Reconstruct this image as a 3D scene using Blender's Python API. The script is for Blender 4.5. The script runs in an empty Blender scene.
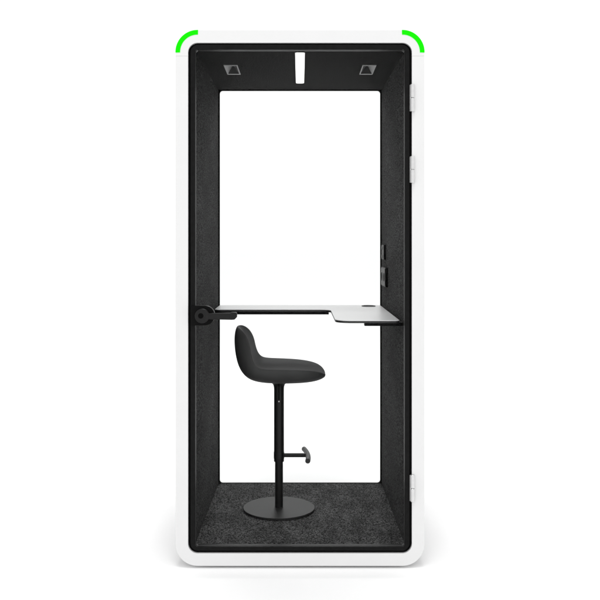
import bpy, bmesh, math, random
from mathutils import Vector
random.seed(4)
scene = bpy.context.scene
COL = scene.collection
R = math.radians

# ------------------------------------------------------------------ helpers
def tag(o, label=None, cat=None, group=None, kind=None):
    if label: o["label"] = label
    if cat: o["category"] = cat
    if group: o["group"] = group
    if kind: o["kind"] = kind
    return o

def empty(name, loc, label, cat):
    o = bpy.data.objects.new(name, None)
    o.empty_display_size = 0.1
    COL.objects.link(o)
    o.location = loc
    return tag(o, label, cat)

def build(name, bm, mat, parent=None, bevel=0.0, seg=3, subsurf=0, angle=32, off=(0, 0, 0)):
    """Turn a bmesh (written in world coordinates minus off) into one linked mesh object."""
    bmesh.ops.recalc_face_normals(bm, faces=bm.faces)
    me = bpy.data.meshes.new(name)
    bm.to_mesh(me)
    bm.free()
    me.materials.append(mat)
    o = bpy.data.objects.new(name, me)
    COL.objects.link(o)
    o.location = off
    if parent is not None:
        o.parent = parent
    for p in me.polygons:
        p.use_smooth = True
    if bevel:
        b = o.modifiers.new("Bevel", 'BEVEL')
        b.width = bevel
        b.segments = seg
        b.limit_method = 'ANGLE'
        b.angle_limit = R(30)
        b.harden_normals = True
    if subsurf:
        s = o.modifiers.new("Subdivision", 'SUBSURF')
        s.levels = s.render_levels = subsurf
    else:
        me.set_sharp_from_angle(angle=R(angle))
    return o

def box(bm, x0, x1, y0, y1, z0, z1):
    v = [bm.verts.new(p) for p in ((x0, y0, z0), (x1, y0, z0), (x1, y1, z0), (x0, y1, z0),
                                   (x0, y0, z1), (x1, y0, z1), (x1, y1, z1), (x0, y1, z1))]
    for f in ((0, 3, 2, 1), (4, 5, 6, 7), (0, 1, 5, 4), (1, 2, 6, 5), (2, 3, 7, 6), (3, 0, 4, 7)):
        bm.faces.new([v[i] for i in f])

def prism(bm, pts, fn, a, b):
    """Extrude a closed 2-D outline between levels a and b; fn maps (u, v, level) to a 3-D point."""
    A = [bm.verts.new(fn(u, v, a)) for u, v in pts]
    B = [bm.verts.new(fn(u, v, b)) for u, v in pts]
    n = len(pts)
    bm.faces.new(A)
    bm.faces.new(list(reversed(B)))
    for i in range(n):
        j = (i + 1) % n
        bm.faces.new((A[i], B[i], B[j], A[j]))

def lathe(bm, prof, cx, cy, n=48):
    """Spin (radius, z) pairs about a vertical axis; both ends are closed."""
    rings = []
    for r, z in prof:
        rings.append([bm.verts.new((cx + r * math.cos(2 * math.pi * k / n), cy + r * math.sin(2 * math.pi * k / n), z))
                      for k in range(n)])
    for a, b in zip(rings, rings[1:]):
        for k in range(n):
            j = (k + 1) % n
            bm.faces.new((a[k], a[j], b[j], b[k]))
    bm.faces.new(rings[0])
    bm.faces.new(list(reversed(rings[-1])))

def disc_prism(bm, cx, cz, r, y0, y1, n=48):
    pts = [(cx + r * math.cos(2 * math.pi * k / n), cz + r * math.sin(2 * math.pi * k / n)) for k in range(n)]
    prism(bm, pts, lambda u, v, l: (u, l, v), y0, y1)

def tube(bm, pts, r, n=20):
    pts = [Vector(p) for p in pts]
    rings = []
    for i, p in enumerate(pts):
        t = (pts[min(i + 1, len(pts) - 1)] - pts[max(i - 1, 0)]).normalized()
        up = Vector((0, 0, 1))
        s = t.cross(up).normalized()
        u = s.cross(t).normalized()
        rings.append([bm.verts.new(p + s * (r * math.cos(2 * math.pi * k / n)) + u * (r * math.sin(2 * math.pi * k / n)))
                      for k in range(n)])
    for a, b in zip(rings, rings[1:]):
        for k in range(n):
            j = (k + 1) % n
            bm.faces.new((a[k], a[j], b[j], b[k]))
    bm.faces.new(rings[0])
    bm.faces.new(list(reversed(rings[-1])))

def round_rect(hw, z0, z1, r, sx=None, sz=None, n=12):
    """Rounded rectangle in x, z.  sx / sz: where the seams of the upper corner pieces cut the straights."""
    pts = []
    for cx, cz, a0, in ((hw - r, z0 + r, -90), (hw - r, z1 - r, 0), (-hw + r, z1 - r, 90), (-hw + r, z0 + r, 180)):
        if sx is not None and a0 == 0:
            pts.append((hw, sz))
        if sx is not None and a0 == 90:
            pts.append((sx, z1)); pts.append((-sx, z1))
        for k in range(n + 1):
            a = R(a0 + 90 * k / n)
            pts.append((cx + r * math.cos(a), cz + r * math.sin(a)))
        if sx is not None and a0 == 90:
            pts.append((-hw, sz))
    return pts

def ring(bm, outer, inner, y0, y1, idx=None):
    """Prism between two outlines of equal count; idx picks an open run of it (ends closed)."""
    n = len(outer)
    closed = idx is None
    idx = list(range(n)) if closed else idx
    V = [[bm.verts.new((P[i][0], y, P[i][1])) for i in idx]
         for P, y in ((outer, y0), (inner, y0), (inner, y1), (outer, y1))]
    m = len(idx)
    for k in range(m if closed else m - 1):
        j = (k + 1) % m
        for a in range(4):
            b = (a + 1) % 4
            bm.faces.new((V[a][k], V[a][j], V[b][j], V[b][k]))
    if not closed:
        bm.faces.new([V[a][0] for a in range(4)])
        bm.faces.new([V[a][-1] for a in (3, 2, 1, 0)])

# ---------------------------------------------------------------- materials
def new_mat(name, col, rough=0.5, metal=0.0, spec=0.5):
    m = bpy.data.materials.new(name)
    m.use_nodes = True
    b = m.node_tree.nodes["Principled BSDF"]
    b.inputs["Base Color"].default_value = (*col, 1)
    b.inputs["Roughness"].default_value = rough
    b.inputs["Metallic"].default_value = metal
    b.inputs["Specular IOR Level"].default_value = spec
    return m

def noisy(m, scale, lo, hi, bump=0.0, bump_scale=None, dist=0.002, big=None, detail=6.0, ramp=(0.3, 0.7), grain=1.0):
    """Break up a material: object-space noise between two base colours, plus bump."""
    nt = m.node_tree
    N, L = nt.nodes, nt.links
    b = N["Principled BSDF"]
    tc = N.new("ShaderNodeMapping")
    tc.inputs["Scale"].default_value = (1, grain, 1)
    L.new(N.new("ShaderNodeTexCoord").outputs["Object"], tc.inputs["Vector"])
    nz = N.new("ShaderNodeTexNoise")
    nz.inputs["Scale"].default_value = scale
    nz.inputs["Detail"].default_value = detail
    L.new(tc.outputs["Vector"], nz.inputs["Vector"])
    cr = N.new("ShaderNodeValToRGB")
    cr.color_ramp.elements[0].position = ramp[0]
    cr.color_ramp.elements[1].position = ramp[1]
    cr.color_ramp.elements[0].color = (*lo, 1)
    cr.color_ramp.elements[1].color = (*hi, 1)
    L.new(nz.outputs["Fac"], cr.inputs["Fac"])
    out = cr.outputs["Color"]
    if big:
        n2 = N.new("ShaderNodeTexNoise")
        n2.inputs["Scale"].default_value = big[0]
        n2.inputs["Detail"].default_value = 4
        L.new(tc.outputs["Vector"], n2.inputs["Vector"])
        mr = N.new("ShaderNodeMapRange")
        mr.inputs["From Min"].default_value = 0.3
        mr.inputs["From Max"].default_value = 0.7
        mr.inputs["To Min"].default_value = big[1]
        mr.inputs["To Max"].default_value = big[2]
        L.new(n2.outputs["Fac"], mr.inputs["Value"])
        mx = N.new("ShaderNodeMix")
        mx.data_type = 'RGBA'
        mx.blend_type = 'MULTIPLY'
        mx.inputs["Factor"].default_value = 1
        L.new(out, mx.inputs["A"])
        L.new(mr.outputs["Result"], mx.inputs["B"])
        out = mx.outputs["Result"]
    L.new(out, b.inputs["Base Color"])
    if bump:
        n3 = N.new("ShaderNodeTexNoise")
        n3.inputs["Scale"].default_value = bump_scale or scale
        n3.inputs["Detail"].default_value = 4
        L.new(tc.outputs["Vector"], n3.inputs["Vector"])
        bp = N.new("ShaderNodeBump")
        bp.inputs["Strength"].default_value = bump
        bp.inputs["Distance"].default_value = dist
        L.new(n3.outputs["Fac"], bp.inputs["Height"])
        L.new(bp.outputs["Normal"], b.inputs["Normal"])
    return m

def glass_mat(name):
    m = bpy.data.materials.new(name)
    m.use_nodes = True
    N, L = m.node_tree.nodes, m.node_tree.links
    N.remove(N["Principled BSDF"])
    tr = N.new("ShaderNodeBsdfTransparent")
    tr.inputs["Color"].default_value = (0.995, 0.997, 0.996, 1)
    gl = N.new("ShaderNodeBsdfGlossy")
    gl.inputs["Roughness"].default_value = 0.01
    fr = N.new("ShaderNodeFresnel")
    fr.inputs["IOR"].default_value = 1.08          # anti-reflection coated
    mx = N.new("ShaderNodeMixShader")
    L.new(fr.outputs[0], mx.inputs[0])
    L.new(tr.outputs[0], mx.inputs[1])
    L.new(gl.outputs[0], mx.inputs[2])
    L.new(mx.outputs[0], N["Material Output"].inputs["Surface"])
    return m

def emit_mat(name, col, strength):
    m = new_mat(name, (0.02, 0.02, 0.02), 0.4)
    b = m.node_tree.nodes["Principled BSDF"]
    b.inputs["Emission Color"].default_value = (*col, 1)
    b.inputs["Emission Strength"].default_value = strength
    return m

def g(v): return (v, v, v)
M_white = noisy(new_mat("white_lacquer", g(0.74), 0.42), 9, g(0.732), g(0.748), 0.05, 420, 0.0004)
M_shell = noisy(new_mat("pale_grey_shell", g(0.3), 0.5), 9, g(0.29), g(0.31), 0.05, 420, 0.0004)
M_felt = noisy(new_mat("charcoal_felt", g(0.04), 0.95, 0, 0.1), 170, g(0.004), g(0.074), 0.5, 260, 0.002, (6, 0.62, 1.25), 3, (0.37, 0.67), 0.42)
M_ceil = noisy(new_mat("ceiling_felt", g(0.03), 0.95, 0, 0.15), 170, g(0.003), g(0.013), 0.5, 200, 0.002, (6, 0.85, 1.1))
M_carpet = noisy(new_mat("charcoal_carpet", g(0.05), 0.97, 0, 0.1), 190, g(0.005), g(0.165), 0.4, 320, 0.002, (11, 0.65, 1.25), 2.5, (0.36, 0.68), 0.6)
M_door = noisy(new_mat("black_door_frame", g(0.006), 0.36, 0, 0.08), 60, g(0.005), g(0.008), 0.06, 700, 0.0003)
M_rubber = new_mat("black_rubber", g(0.003), 0.8, 0, 0.04)
M_trim = new_mat("dark_trim", g(0.03), 0.4, 0, 0.4)
M_handle = noisy(new_mat("dark_handle_metal", g(0.009), 0.38, 0, 0.18), 40, g(0.008), g(0.011), 0.05, 900, 0.0002)
M_black = new_mat("satin_black", g(0.004), 0.4, 0, 0.06)
M_silver = noisy(new_mat("hinge_steel", g(0.58), 0.28, 0.85), 80, g(0.64), g(0.70))
M_vent = noisy(new_mat("grey_vent_metal", g(0.2), 0.45), 90, g(0.16), g(0.22))
M_grille = new_mat("dark_grille", g(0.01), 0.7)
M_desk = noisy(new_mat("white_laminate", g(0.8), 0.34), 30, g(0.79), g(0.81), 0.04, 500, 0.0003)
M_core = new_mat("black_laminate_core", g(0.012), 0.45)
M_leather = noisy(new_mat("charcoal_upholstery", g(0.04), 0.65, 0, 0.18), 120, g(0.041), g(0.051), 0.18, 520, 0.0007, (9, 0.92, 1.06))
M_stool = noisy(new_mat("black_powder_coat", g(0.007), 0.4, 0, 0.25), 70, g(0.006), g(0.008), 0.1, 900, 0.0003)
M_cross = noisy(new_mat("grey_bar_coat", g(0.035), 0.5, 0, 0.25), 60, g(0.032), g(0.038), 0.12, 900, 0.0003)
M_base = noisy(new_mat("graphite_powder_coat", g(0.022), 0.5, 0, 0.15), 60, g(0.020), g(0.025), 0.12, 900, 0.0003)
M_plate = noisy(new_mat("socket_plastic", g(0.03), 0.45, 0, 0.2), 60, g(0.010), g(0.014))
M_glass = glass_mat("clear_glass")
M_lamp = emit_mat("lamp_diffuser", (1, 0.99, 0.97), 1.6)
M_green = emit_mat("green_status_light", (0.012, 0.93, 0.004), 1.0)
for _i, _v in (("Base Color", (0.001, 0.03, 0.001, 1)), ("Specular IOR Level", 0.0)):
    M_green.node_tree.nodes["Principled BSDF"].inputs[_i].default_value = _v
M_floor = noisy(new_mat("studio_floor", g(0.9), 0.9, 0, 0.0), 3, g(0.915), g(0.925))

# -------------------------------------------------------------- the ground
bm = bmesh.new()
bmesh.ops.create_grid(bm, x_segments=2, y_segments=2, size=150)
ground = build("ground", bm, M_floor)
tag(ground, "plain white studio floor under the phone booth", None, None, "structure")

# -------------------------------------------------------------- phone booth
HW, Z0, Z1, RO = 0.5114, 0.010, 2.212, 0.0904            # outer outline
booth = empty("phone_booth", (0, 0, 0),
              "tall white phone booth with rounded corners, glass door and charcoal felt interior", "phone booth")
SX, SZ = 0.400, 2.105
outer = round_rect(HW, Z0, Z1, RO, SX, SZ)
opening = round_rect(0.460, 0.0615, 2.1598, 0.039, SX, SZ)
n = 12
iR = n + 1                      # first seam on the right straight
right_run = list(range(iR, iR + n + 3))
left_run = list(range(iR + n + 3, iR + n + 3 + n + 3))
assert abs(outer[right_run[0]][1] - SZ) < 1e-6 and abs(outer[right_run[-1]][0] - SX) < 1e-6
assert abs(outer[left_run[0]][0] + SX) < 1e-6 and abs(outer[left_run[-1]][1] - SZ) < 1e-6
bm = bmesh.new()
low = list(range(left_run[-1], len(outer))) + list(range(0, iR + 1))
ring(bm, outer, opening, 0.0, 0.0295, low)
build("front_frame", bm, M_white, booth, 0.0015)
top_run = list(range(right_run[0], left_run[-1] + 1))
o2, i2 = list(outer), list(opening)
for k in (top_run[0], top_run[-1]):                       # hairline joint against the lower piece
    for P in (o2, i2):
        P[k] = (P[k][0], P[k][1] + 0.0002)
bm = bmesh.new()
ring(bm, o2, i2, 0.0, 0.0295, top_run)
cap = build("top_cap", bm, M_white, booth, 0.0008, 2)
for s in (1, -1):                                         # lit arc along each outer corner of the cap
    cx, cz = HW - RO, Z1 - RO
    A = [R(-1.5 + 93 * k / 24) for k in range(25)]
    po = [(s * (cx + (RO + 0.0004) * math.cos(a)), cz + (RO + 0.0004) * math.sin(a)) for a in A]
    pi_ = [(s * (cx + (RO - 0.0190) * math.cos(a)), cz + (RO - 0.0190) * math.sin(a)) for a in A]
    bm = bmesh.new()
    ring(bm, po, pi_, -0.0015, 0.022, list(range(25)))
    build("status_light", bm, M_green, cap, 0.0006, 2)

bm = bmesh.new()
ring(bm, round_rect(HW, Z0, Z1, RO), round_rect(0.476, 0.040, 2.182, 0.06), 0.0305, 1.0295)
build("body_shell", bm, M_shell, booth, 0.002)
bm = bmesh.new()
ring(bm, round_rect(HW, Z0, Z1, RO), round_rect(0.440, 0.045, 2.157, 0.03), 1.0305, 1.060)
build("rear_trim", bm, M_white, booth, 0.0035)

bm = bmesh.new()
ring(bm, round_rect(0.4585, 0.063, 2.1583, 0.038), round_rect(0.444, 0.080, 2.146, 0.03), 0.012, 0.040)
build("gasket", bm, M_rubber, booth)

# felt lined inside, a little narrower at the back
for s in (-1, 1):
    bm = bmesh.new()
    pts = [(s * 0.4408, 0.0455), (s * 0.472, 0.0455), (s * 0.472, 0.984), (s * 0.429, 0.984)]
    prism(bm, pts, lambda u, v, l: (u, v, l), 0.050, 2.165)
    build("side_panel", bm, M_felt, booth)
bm = bmesh.new()
box(bm, -0.474, 0.474, 0.0445, 0.985, 0.043, 0.071)
build("floor_panel", bm, M_carpet, booth)

# ceiling with two vent cut-outs
VX0, VX1, VY0, VY1 = 0.285, 0.344, 0.358, 0.563
CZ = 2.143
bm = bmesh.new()
xs = [-0.473, -VX1, -VX0, VX0, VX1, 0.473]
ys = [0.0445, VY0, VY1, 0.985]
grid = {}
def gv(i, j, l):
    if (i, j, l) not in grid:
        grid[(i, j, l)] = bm.verts.new((xs[i], ys[j], (CZ, 2.176)[l]))
    return grid[(i, j, l)]
hole = {(1, 1), (3, 1)}
cells = {(i, j) for i in range(5) for j in range(3)} - hole
for i, j in cells:
    for l in (0, 1):
        bm.faces.new([gv(i, j, l), gv(i + 1, j, l), gv(i + 1, j + 1, l), gv(i, j + 1, l)])
    for di, dj, a, b in ((-1, 0, (i, j), (i, j + 1)), (1, 0, (i + 1, j), (i + 1, j + 1)),
                         (0, -1, (i, j), (i + 1, j)), (0, 1, (i, j + 1), (i + 1, j + 1))):
        if (i + di, j + dj) not in cells:
            bm.faces.new([gv(*a, 0), gv(*b, 0), gv(*b, 1), gv(*a, 1)])
build("ceiling_panel", bm, M_ceil, booth)
for s in (-1, 1):
    xa, xb = sorted((s * VX0, s * VX1))
    xm = (xa + xb) / 2
    bm = bmesh.new()
    zf = CZ - 0.0025
    # rim that laps over the felt
    fo = [(xa - 0.002, VY0 - 0.004), (xb + 0.002, VY0 - 0.004), (xb + 0.002, VY1 + 0.004), (xa - 0.002, VY1 + 0.004)]
    fi = [(xa + 0.003, VY0 + 0.007), (xb - 0.003, VY0 + 0.007), (xb - 0.003, VY1 - 0.016), (xa + 0.003, VY1 - 0.016)]
    V = [[bm.verts.new((x, y, z)) for x, y in P] for P, z in ((fo, CZ + 0.001), (fo, zf), (fi, zf))]
    ap = [bm.verts.new((xm + q * 0.004, 0.47 + dy, CZ + 0.024)) for q, dy in ((-1, -0.05), (1, -0.05), (1, 0.03), (-1, 0.03))]
    V.append(ap)
    for a, b in zip(V, V[1:]):
        for k in range(4):
            j = (k + 1) % 4
            if a is V[2] and k == 2:
                continue                                    # the far slope is the grille
            bm.faces.new((a[k], a[j], b[j], b[k]))
    bm.faces.new(ap)
    vent = build("air_vent", bm, M_vent, booth)
    bm = bmesh.new()
    P = [(fi[3][0] + 0.0012, fi[3][1], zf + 0.0008), (fi[2][0] - 0.0012, fi[2][1], zf + 0.0008),
         (xm + 0.0035, 0.4985, CZ + 0.0235), (xm - 0.0035, 0.4985, CZ + 0.0235)]
    A = [bm.verts.new(p) for p in P]
    B = [bm.verts.new((p[0], p[1] + 0.006, p[2] + 0.003)) for p in P]
    bm.faces.new(A); bm.faces.new(list(reversed(B)))
    for k in range(4):
        bm.faces.new((A[k], B[k], B[(k + 1) % 4], A[(k + 1) % 4]))
    build("grille", bm, M_grille, vent)

# strip lamp under the ceiling
bm = bmesh.new()
pts = []
for cx, cy, a0 in ((0.011, 0.097, -90), (0.011, 0.752, 0), (-0.011, 0.752, 90), (-0.011, 0.097, 180)):
    for k in range(7):
        a = R(a0 + 15 * k)
        pts.append((cx + 0.009 * math.cos(a), cy + 0.009 * math.sin(a)))
prism(bm, pts, lambda u, v, l: (u, v, l), CZ - 0.008, CZ - 0.0012)
lamp = build("ceiling_lamp", bm, M_lamp, booth, 0.002, 2)
bm = bmesh.new()
prism(bm, [(x * 1.12, 0.4245 + (y - 0.4245) * 1.012) for x, y in pts], lambda u, v, l: (u, v, l), CZ - 0.004, CZ + 0.004)
build("lamp_housing", bm, M_black, lamp)

# glazed back wall
bm = bmesh.new()
ring(bm, round_rect(0.474, 0.0445, 2.172, 0.05), round_rect(0.4225, 0.0735, 2.1385, 0.016), 0.9855, 0.998)
rear = build("rear_frame", bm, M_door, booth, 0.001, 2)
bm = bmesh.new()
prism(bm, round_rect(0.426, 0.0695, 2.142, 0.018), lambda u, v, l: (u, l, v), 0.990, 0.995)
build("window_pane", bm, M_glass, rear)

# door
bm = bmesh.new()
ring(bm, round_rect(0.4507, 0.0718, 2.1524, 0.031), round_rect(0.4313, 0.0885, 2.1325, 0.011), 0.003, 0.038)
door = build("door", bm, M_door, booth, 0.0025)
bm = bmesh.new()
ring(bm, round_rect(0.4330, 0.0868, 2.1342, 0.0125), round_rect(0.4300, 0.0898, 2.1312, 0.0105), 0.014, 0.0175)
build("glazing_bead", bm, M_trim, door, 0.0008, 2)
bm = bmesh.new()
prism(bm, round_rect(0.436, 0.084, 2.137, 0.014), lambda u, v, l: (u, l, v), 0.018, 0.026)
build("glass_pane", bm, M_glass, door)
HX, HZ = -0.3988, 1.0395
bm = bmesh.new()
pts = [(-0.4475, HZ - 0.0405)] + [(-0.3900 + 0.0405 * math.cos(R(a)), HZ + 0.0405 * math.sin(R(a))) for a in range(-90, 91, 6)] + [(-0.4475, HZ + 0.0405)]
prism(bm, pts, lambda u, v, l: (u, l, v), -0.009, 0.0172)
build("handle_plate", bm, M_black, door, 0.0018)
bm = bmesh.new()
disc_prism(bm, HX, HZ, 0.0295, -0.034, -0.0075)
bar = [(HX, HZ - 0.013), (-0.278, HZ - 0.0155), (-0.2665, HZ - 0.0145), (-0.2565, HZ - 0.004), (-0.2565, HZ + 0.010),
       (-0.260, HZ + 0.0150), (-0.276, HZ + 0.0150), (-0.284, HZ + 0.0125), (HX, HZ + 0.011)]
prism(bm, bar, lambda u, v, l: (u, l, v), -0.0325, -0.016)
build("lever", bm, M_handle, door, 0.0022)
bm = bmesh.new()
disc_prism(bm, HX - 0.005, HZ + 0.001, 0.0112, -0.0347, -0.030)
build("lock_cylinder", bm, M_rubber, door, 0.0012)
bm = bmesh.new()
def barrel(bm, z0, z1):
    lathe(bm, [(0.0078, z0), (0.009, z0 + 0.0012), (0.009, z1 - 0.0012), (0.0078, z1)], 0.4618, -0.006, 24)
for zt, zb in ((1.988, 1.8757), (1.6934, 1.5828), (0.3867, 0.2761)):
    bm = bmesh.new()
    zm = (zt + zb) / 2
    barrel(bm, zb, zm - 0.0009)
    barrel(bm, zm + 0.0009, zt)
    box(bm, 0.4510, 0.4630, -0.0030, 0.0015, zb + 0.002, zt - 0.002)
    build("hinge", bm, M_silver, door, 0.0003, 1)

# wing-shaped desk fixed to the walls
DZ = 1.0106
def fillet(pts, rad, n=8):
    out = []
    m = len(pts)
    for i in range(m):
        p, r = Vector(pts[i]), rad[i]
        if r <= 0:
            out.append(tuple(p)); continue
        a = (Vector(pts[i - 1]) - p).normalized()
        b = (Vector(pts[(i + 1) % m]) - p).normalized()
        half = a.angle(b) / 2
        t = r / math.tan(half)
        c = p + (a + b).normalized() * (r / math.sin(half))
        s, e = p + a * t - c, p + b * t - c
        ang = s.angle_signed(e)
        for k in range(n + 1):
            q = -ang * k / n
            out.append((c.x + s.x * math.cos(q) - s.y * math.sin(q), c.y + s.x * math.sin(q) + s.y * math.cos(q)))
    return out
desk_pts = fillet([(-0.421, 0.980), (-0.421, 0.682), (0.150, 0.682), (0.150, 0.088), (0.421, 0.088), (0.421, 0.980)],
                  [0.004, 0.03, 0.06, 0.07, 0.02, 0.004])
bm = bmesh.new()
prism(bm, desk_pts, lambda u, v, l: (u, v, l), DZ - 0.0025, DZ)
desk = build("desk", bm, M_desk, booth, 0.0008, 2)
def inset(pts, d):
    out = []
    m = len(pts)
    for i in range(m):
        a, p, b = Vector(pts[i - 1]), Vector(pts[i]), Vector(pts[(i + 1) % m])
        t = (b - a).normalized()
        out.append((p.x - t.y * d, p.y + t.x * d))
    return out
bm = bmesh.new()
prism(bm, inset(desk_pts, 0.0006), lambda u, v, l: (u, v, l), DZ - 0.0115, DZ - 0.0028)
build("desk_core", bm, M_core, desk, 0.001, 2)
bm = bmesh.new()
box(bm, -0.4330, 0.142, 0.700, 0.735, DZ - 0.026, DZ - 0.012)
box(bm, -0.4330, -0.405, 0.736, 0.975, DZ - 0.026, DZ - 0.012)
build("bracket", bm, M_black, desk, 0.0015, 2)
bm = bmesh.new()
box(bm, 0.275, 0.4380, 0.128, 0.165, DZ - 0.027, DZ - 0.012)
box(bm, 0.400, 0.4340, 0.166, 0.900, DZ - 0.027, DZ - 0.012)
build("bracket", bm, M_black, desk, 0.0015, 2)
bm = bmesh.new()
lathe(bm, [(0.036, DZ + 0.00015), (0.036, DZ + 0.003), (0.031, DZ + 0.0042), (0.027, DZ + 0.0030), (0.026, DZ + 0.0015)], 0.354, 0.900, 40)
build("cable_grommet", bm, M_black, desk)

# wall devices on the right side
def wx(y): return 0.4408 + (0.429 - 0.4408) * (y - 0.0455) / (0.984 - 0.0455)
bm = bmesh.new()
y0, y1, z0, z1 = 0.700, 0.885, 1.120, 1.214
prism(bm, [(wx(y0) + 0.006, y0), (wx(y0) - 0.012, y0), (wx(y1) - 0.012, y1), (wx(y1) + 0.006, y1)], lambda u, v, l: (u, v, l), z0, z1)
sock = build("power_socket", bm, M_black, booth, 0.0015, 2)
bm = bmesh.new()
a, b = y0 + 0.006, y1 - 0.006
prism(bm, [(wx(a) - 0.0115, a), (wx(a) - 0.0140, a), (wx(b) - 0.0140, b), (wx(b) - 0.0115, b)], lambda u, v, l: (u, v, l), z0 + 0.005, z1 - 0.005)
build("faceplate", bm, M_plate, sock, 0.0008, 2)
for yc in (0.745, 0.838):
    bm = bmesh.new()
    nn = 28
    pts = [(yc + 0.022 * math.cos(2 * math.pi * k / nn), 1.167 + 0.022 * math.sin(2 * math.pi * k / nn)) for k in range(nn)]
    prism(bm, pts, lambda u, v, l: (wx(u) - l, u, v), 0.0135, 0.0148)
    build("outlet", bm, M_rubber, sock)
bm = bmesh.new()
y0, y1, z0, z1 = 0.790, 0.895, 1.254, 1.327
prism(bm, [(wx(y0) + 0.006, y0), (wx(y0) - 0.010, y0), (wx(y1) - 0.010, y1), (wx(y1) + 0.006, y1)], lambda u, v, l: (u, v, l), z0, z1)
sw = build("control_panel", bm, M_black, booth, 0.0015, 2)
for zc in (1.270, 1.311):
    bm = bmesh.new()
    pts = [(0.850 + 0.011 * math.cos(2 * math.pi * k / 24), zc + 0.009 * math.sin(2 * math.pi * k / 24)) for k in range(24)]
    prism(bm, pts, lambda u, v, l: (wx(u) - l, u, v), 0.0095, 0.0130)
    build("button", bm, M_vent, sw)

for fx in (-0.385, 0.385):
    for fy in (0.09, 0.97):
        bm = bmesh.new()
        lathe(bm, [(0.022, 0.0), (0.022, 0.005), (0.012, 0.0055), (0.012, 0.012)], fx, fy, 28)
        build("levelling_foot", bm, M_rubber, booth)

# ---------------------------------------------------------------- bar stool
SXC, SYC, SFZ = -0.0998, 0.550, 0.0715
stool = empty("bar_stool", (SXC, SYC, SFZ),
              "black bar stool with low padded back and round base plate standing on the booth carpet", "bar stool")
F = -SFZ                                                  # parts are written from the stool's own foot
def zz(z): return z + F
bm = bmesh.new()
lathe(bm, [(0.166, zz(0.0715)), (0.170, zz(0.0735)), (0.170, zz(0.0805)), (0.1685, zz(0.0822)), (0.03, zz(0.0832)), (0.0, zz(0.0832))][:-1], 0, 0, 96)
build("base_plate", bm, M_base, stool)
bm = bmesh.new()
lathe(bm, [(0.0205, zz(0.0825)), (0.0205, zz(0.0845)), (0.0190, zz(0.0858)), (0.0190, zz(0.33))], 0, 0, 40)
build("lower_column", bm, M_stool, stool)
bm = bmesh.new()
lathe(bm, [(0.0205, zz(0.3000)), (0.0238, zz(0.3000)), (0.0238, zz(0.640)), (0.0245, zz(0.652)), (0.0275, zz(0.663)),
           (0.034, zz(0.672)), (0.043, zz(0.678)), (0.043, zz(0.684))], 0, 0, 48)
upper = build("upper_column", bm, M_stool, stool)
bm = bmesh.new()                                          # raised release rod with its screw
tube(bm, [(0.0005, -0.0222, zz(0.596)), (0.0005, -0.0225, zz(0.62)), (0.0003, -0.0232, zz(0.652)), (0, -0.030, zz(0.668)), (0, -0.05, zz(0.676))], 0.0032, 14)
build("release_rod", bm, M_rubber, upper)
bm = bmesh.new()
disc_prism(bm, 0.0005, zz(0.588), 0.0026, -0.0245, -0.0225, 16)
build("screw", bm, M_silver, upper)
# foot rest: arm + bowed cross bar
bm = bmesh.new()
zf = zz(0.3285)
tube(bm, [(0.018, 0, zf), (0.128, 0.0, zf)], 0.0095, 20)
lathe(bm, [(0.0242, zf - 0.016), (0.0250, zf - 0.0150), (0.0250, zf + 0.0150), (0.0242, zf + 0.016)], 0, 0, 40)
foot = build("foot_rest", bm, M_stool, stool)
bm = bmesh.new()
pts = []
for k in range(17):
    t = -1 + k / 8
    x, y = 0.136 - 0.0095 * t * t, 0.118 * t
    a = R(4.0)
    pts.append((x * math.cos(a) - y * math.sin(a) + 0.001, x * math.sin(a) * 0.3 + y * math.cos(a), zf + 0.001))
tube(bm, pts, 0.0118, 24)
build("cross_bar", bm, M_cross, foot, 0.002, 2)

# upholstered seat: stations from the front lip, along the seat and up the back.
# each: outer (x, z), rim (x, z), half width, dish depth
ST = [
    (0.2200, 0.7060, 0.2220, 0.7170, 0.060, 0.000),
    (0.2020, 0.6960, 0.2100, 0.7330, 0.108, 0.003),
    (0.1700, 0.6855, 0.1840, 0.7480, 0.152, 0.007),
    (0.1150, 0.6790, 0.1300, 0.7590, 0.182, 0.012),
    (0.0450, 0.6765, 0.0600, 0.7640, 0.197, 0.016),
    (-0.030, 0.6775, -0.010, 0.7660, 0.203, 0.019),
    (-0.090, 0.6830, -0.064, 0.7675, 0.204, 0.022),
    (-0.135, 0.6950, -0.093, 0.7745, 0.203, 0.025),
    (-0.168, 0.7200, -0.108, 0.7960, 0.200, 0.027),
    (-0.190, 0.7560, -0.118, 0.8260, 0.194, 0.029),
    (-0.203, 0.8000, -0.122, 0.8560, 0.182, 0.029),
    (-0.210, 0.8500, -0.131, 0.8870, 0.163, 0.026),
    (-0.211, 0.8950, -0.146, 0.9140, 0.136, 0.021),
    (-0.206, 0.9280, -0.166, 0.9335, 0.100, 0.013),
    (-0.198, 0.9440, -0.188, 0.9440, 0.055, 0.004),
]
bm = bmesh.new()
NI, NO = 10, 16
loops = []
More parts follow.
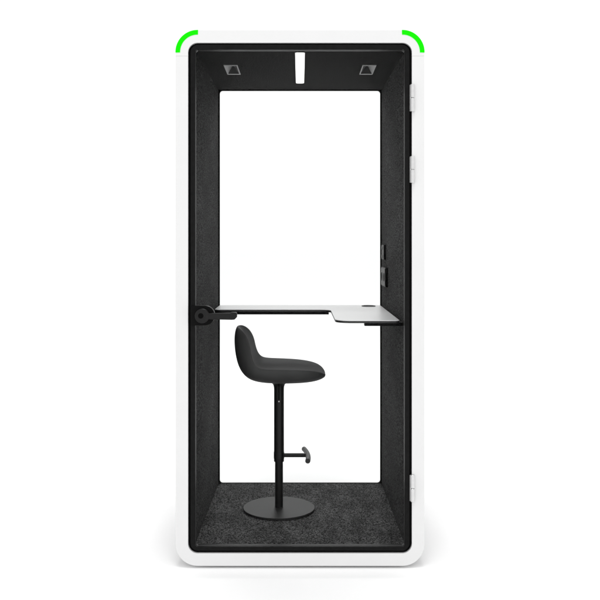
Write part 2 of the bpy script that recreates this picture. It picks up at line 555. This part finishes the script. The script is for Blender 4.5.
for ox, oz, ex, ez, w, dish in ST:
    O, E = Vector((ox, 0, zz(oz))), Vector((ex, 0, zz(ez)))
    d = O - E
    dn = d.normalized()
    L = []
    for k in range(NI):
        s = -1 + 2 * k / NI
        p = E + dn * (dish * (1 - s * s))
        L.append((p.x, w * s, p.z))
    for k in range(NO):
        a = math.pi * k / NO
        c, sn = math.cos(a), math.sin(a)
        p = E + d * (abs(sn) ** 0.78)
        L.append((p.x, w * math.copysign(abs(c) ** 0.85, c), p.z))
    loops.append([bm.verts.new(q) for q in L])
m = NI + NO
for a, b in zip(loops, loops[1:]):
    for k in range(m):
        bm.faces.new((a[k], a[(k + 1) % m], b[(k + 1) % m], b[k]))
bm.faces.new(loops[0])
bm.faces.new(list(reversed(loops[-1])))
cl = bm.edges.layers.float.new("crease_edge")
for a, b in zip(loops, loops[1:]):
    for k in (0, NI):
        e = bm.edges.get((a[k], b[k]))
        if e: e[cl] = 0.3
build("seat", bm, M_leather, stool, subsurf=2)

# ------------------------------------------------------------------ lighting
world = bpy.data.worlds.new("World")
scene.world = world
world.use_nodes = True
bg = world.node_tree.nodes["Background"]
bg.inputs["Color"].default_value = (1, 1, 1, 1)
bg.inputs["Strength"].default_value = 1.11               # evenly lit white studio

def added_fill(name, loc, target, sx, sy, watts):
    l = bpy.data.lights.new(name, 'AREA')
    l.shape = 'RECTANGLE'
    l.size, l.size_y, l.energy = sx, sy, watts
    o = bpy.data.objects.new(name, l)
    COL.objects.link(o)
    o.location = loc
    o.rotation_euler = (Vector(target) - Vector(loc)).to_track_quat('-Z', 'Y').to_euler()
added_fill("added_fill", (0, -3.0, 9.0), (0, -0.6, 0.0), 2.0, 2.0, 168)  # added overhead light, out of view, lifts the floor before the booth
added_fill("added_fill", (0, 5.2, 4.6), (0, 1.4, 0.3), 1.6, 1.2, 95)  # added unseen light behind, whitens the floor seen through the rear window

# -------------------------------------------------------------------- camera
cam = bpy.data.cameras.new("camera")
cam.sensor_width = 36
cam.lens = 852 / 600 * 36
cam.shift_y = -57 / 600
cam.clip_end = 1000
co = bpy.data.objects.new("camera", cam)
COL.objects.link(co)
co.location = (0, -3.5, 1.337)
co.rotation_euler = (R(90), 0, 0)
scene.camera = co
scene.view_settings.view_transform = 'Standard'
scene.view_settings.look = 'None'
scene.view_settings.exposure = 0
scene.view_settings.gamma = 1
scene.cycles.transparent_max_bounces = 16
scene.cycles.max_bounces = 12
scene.cycles.diffuse_bounces = 6
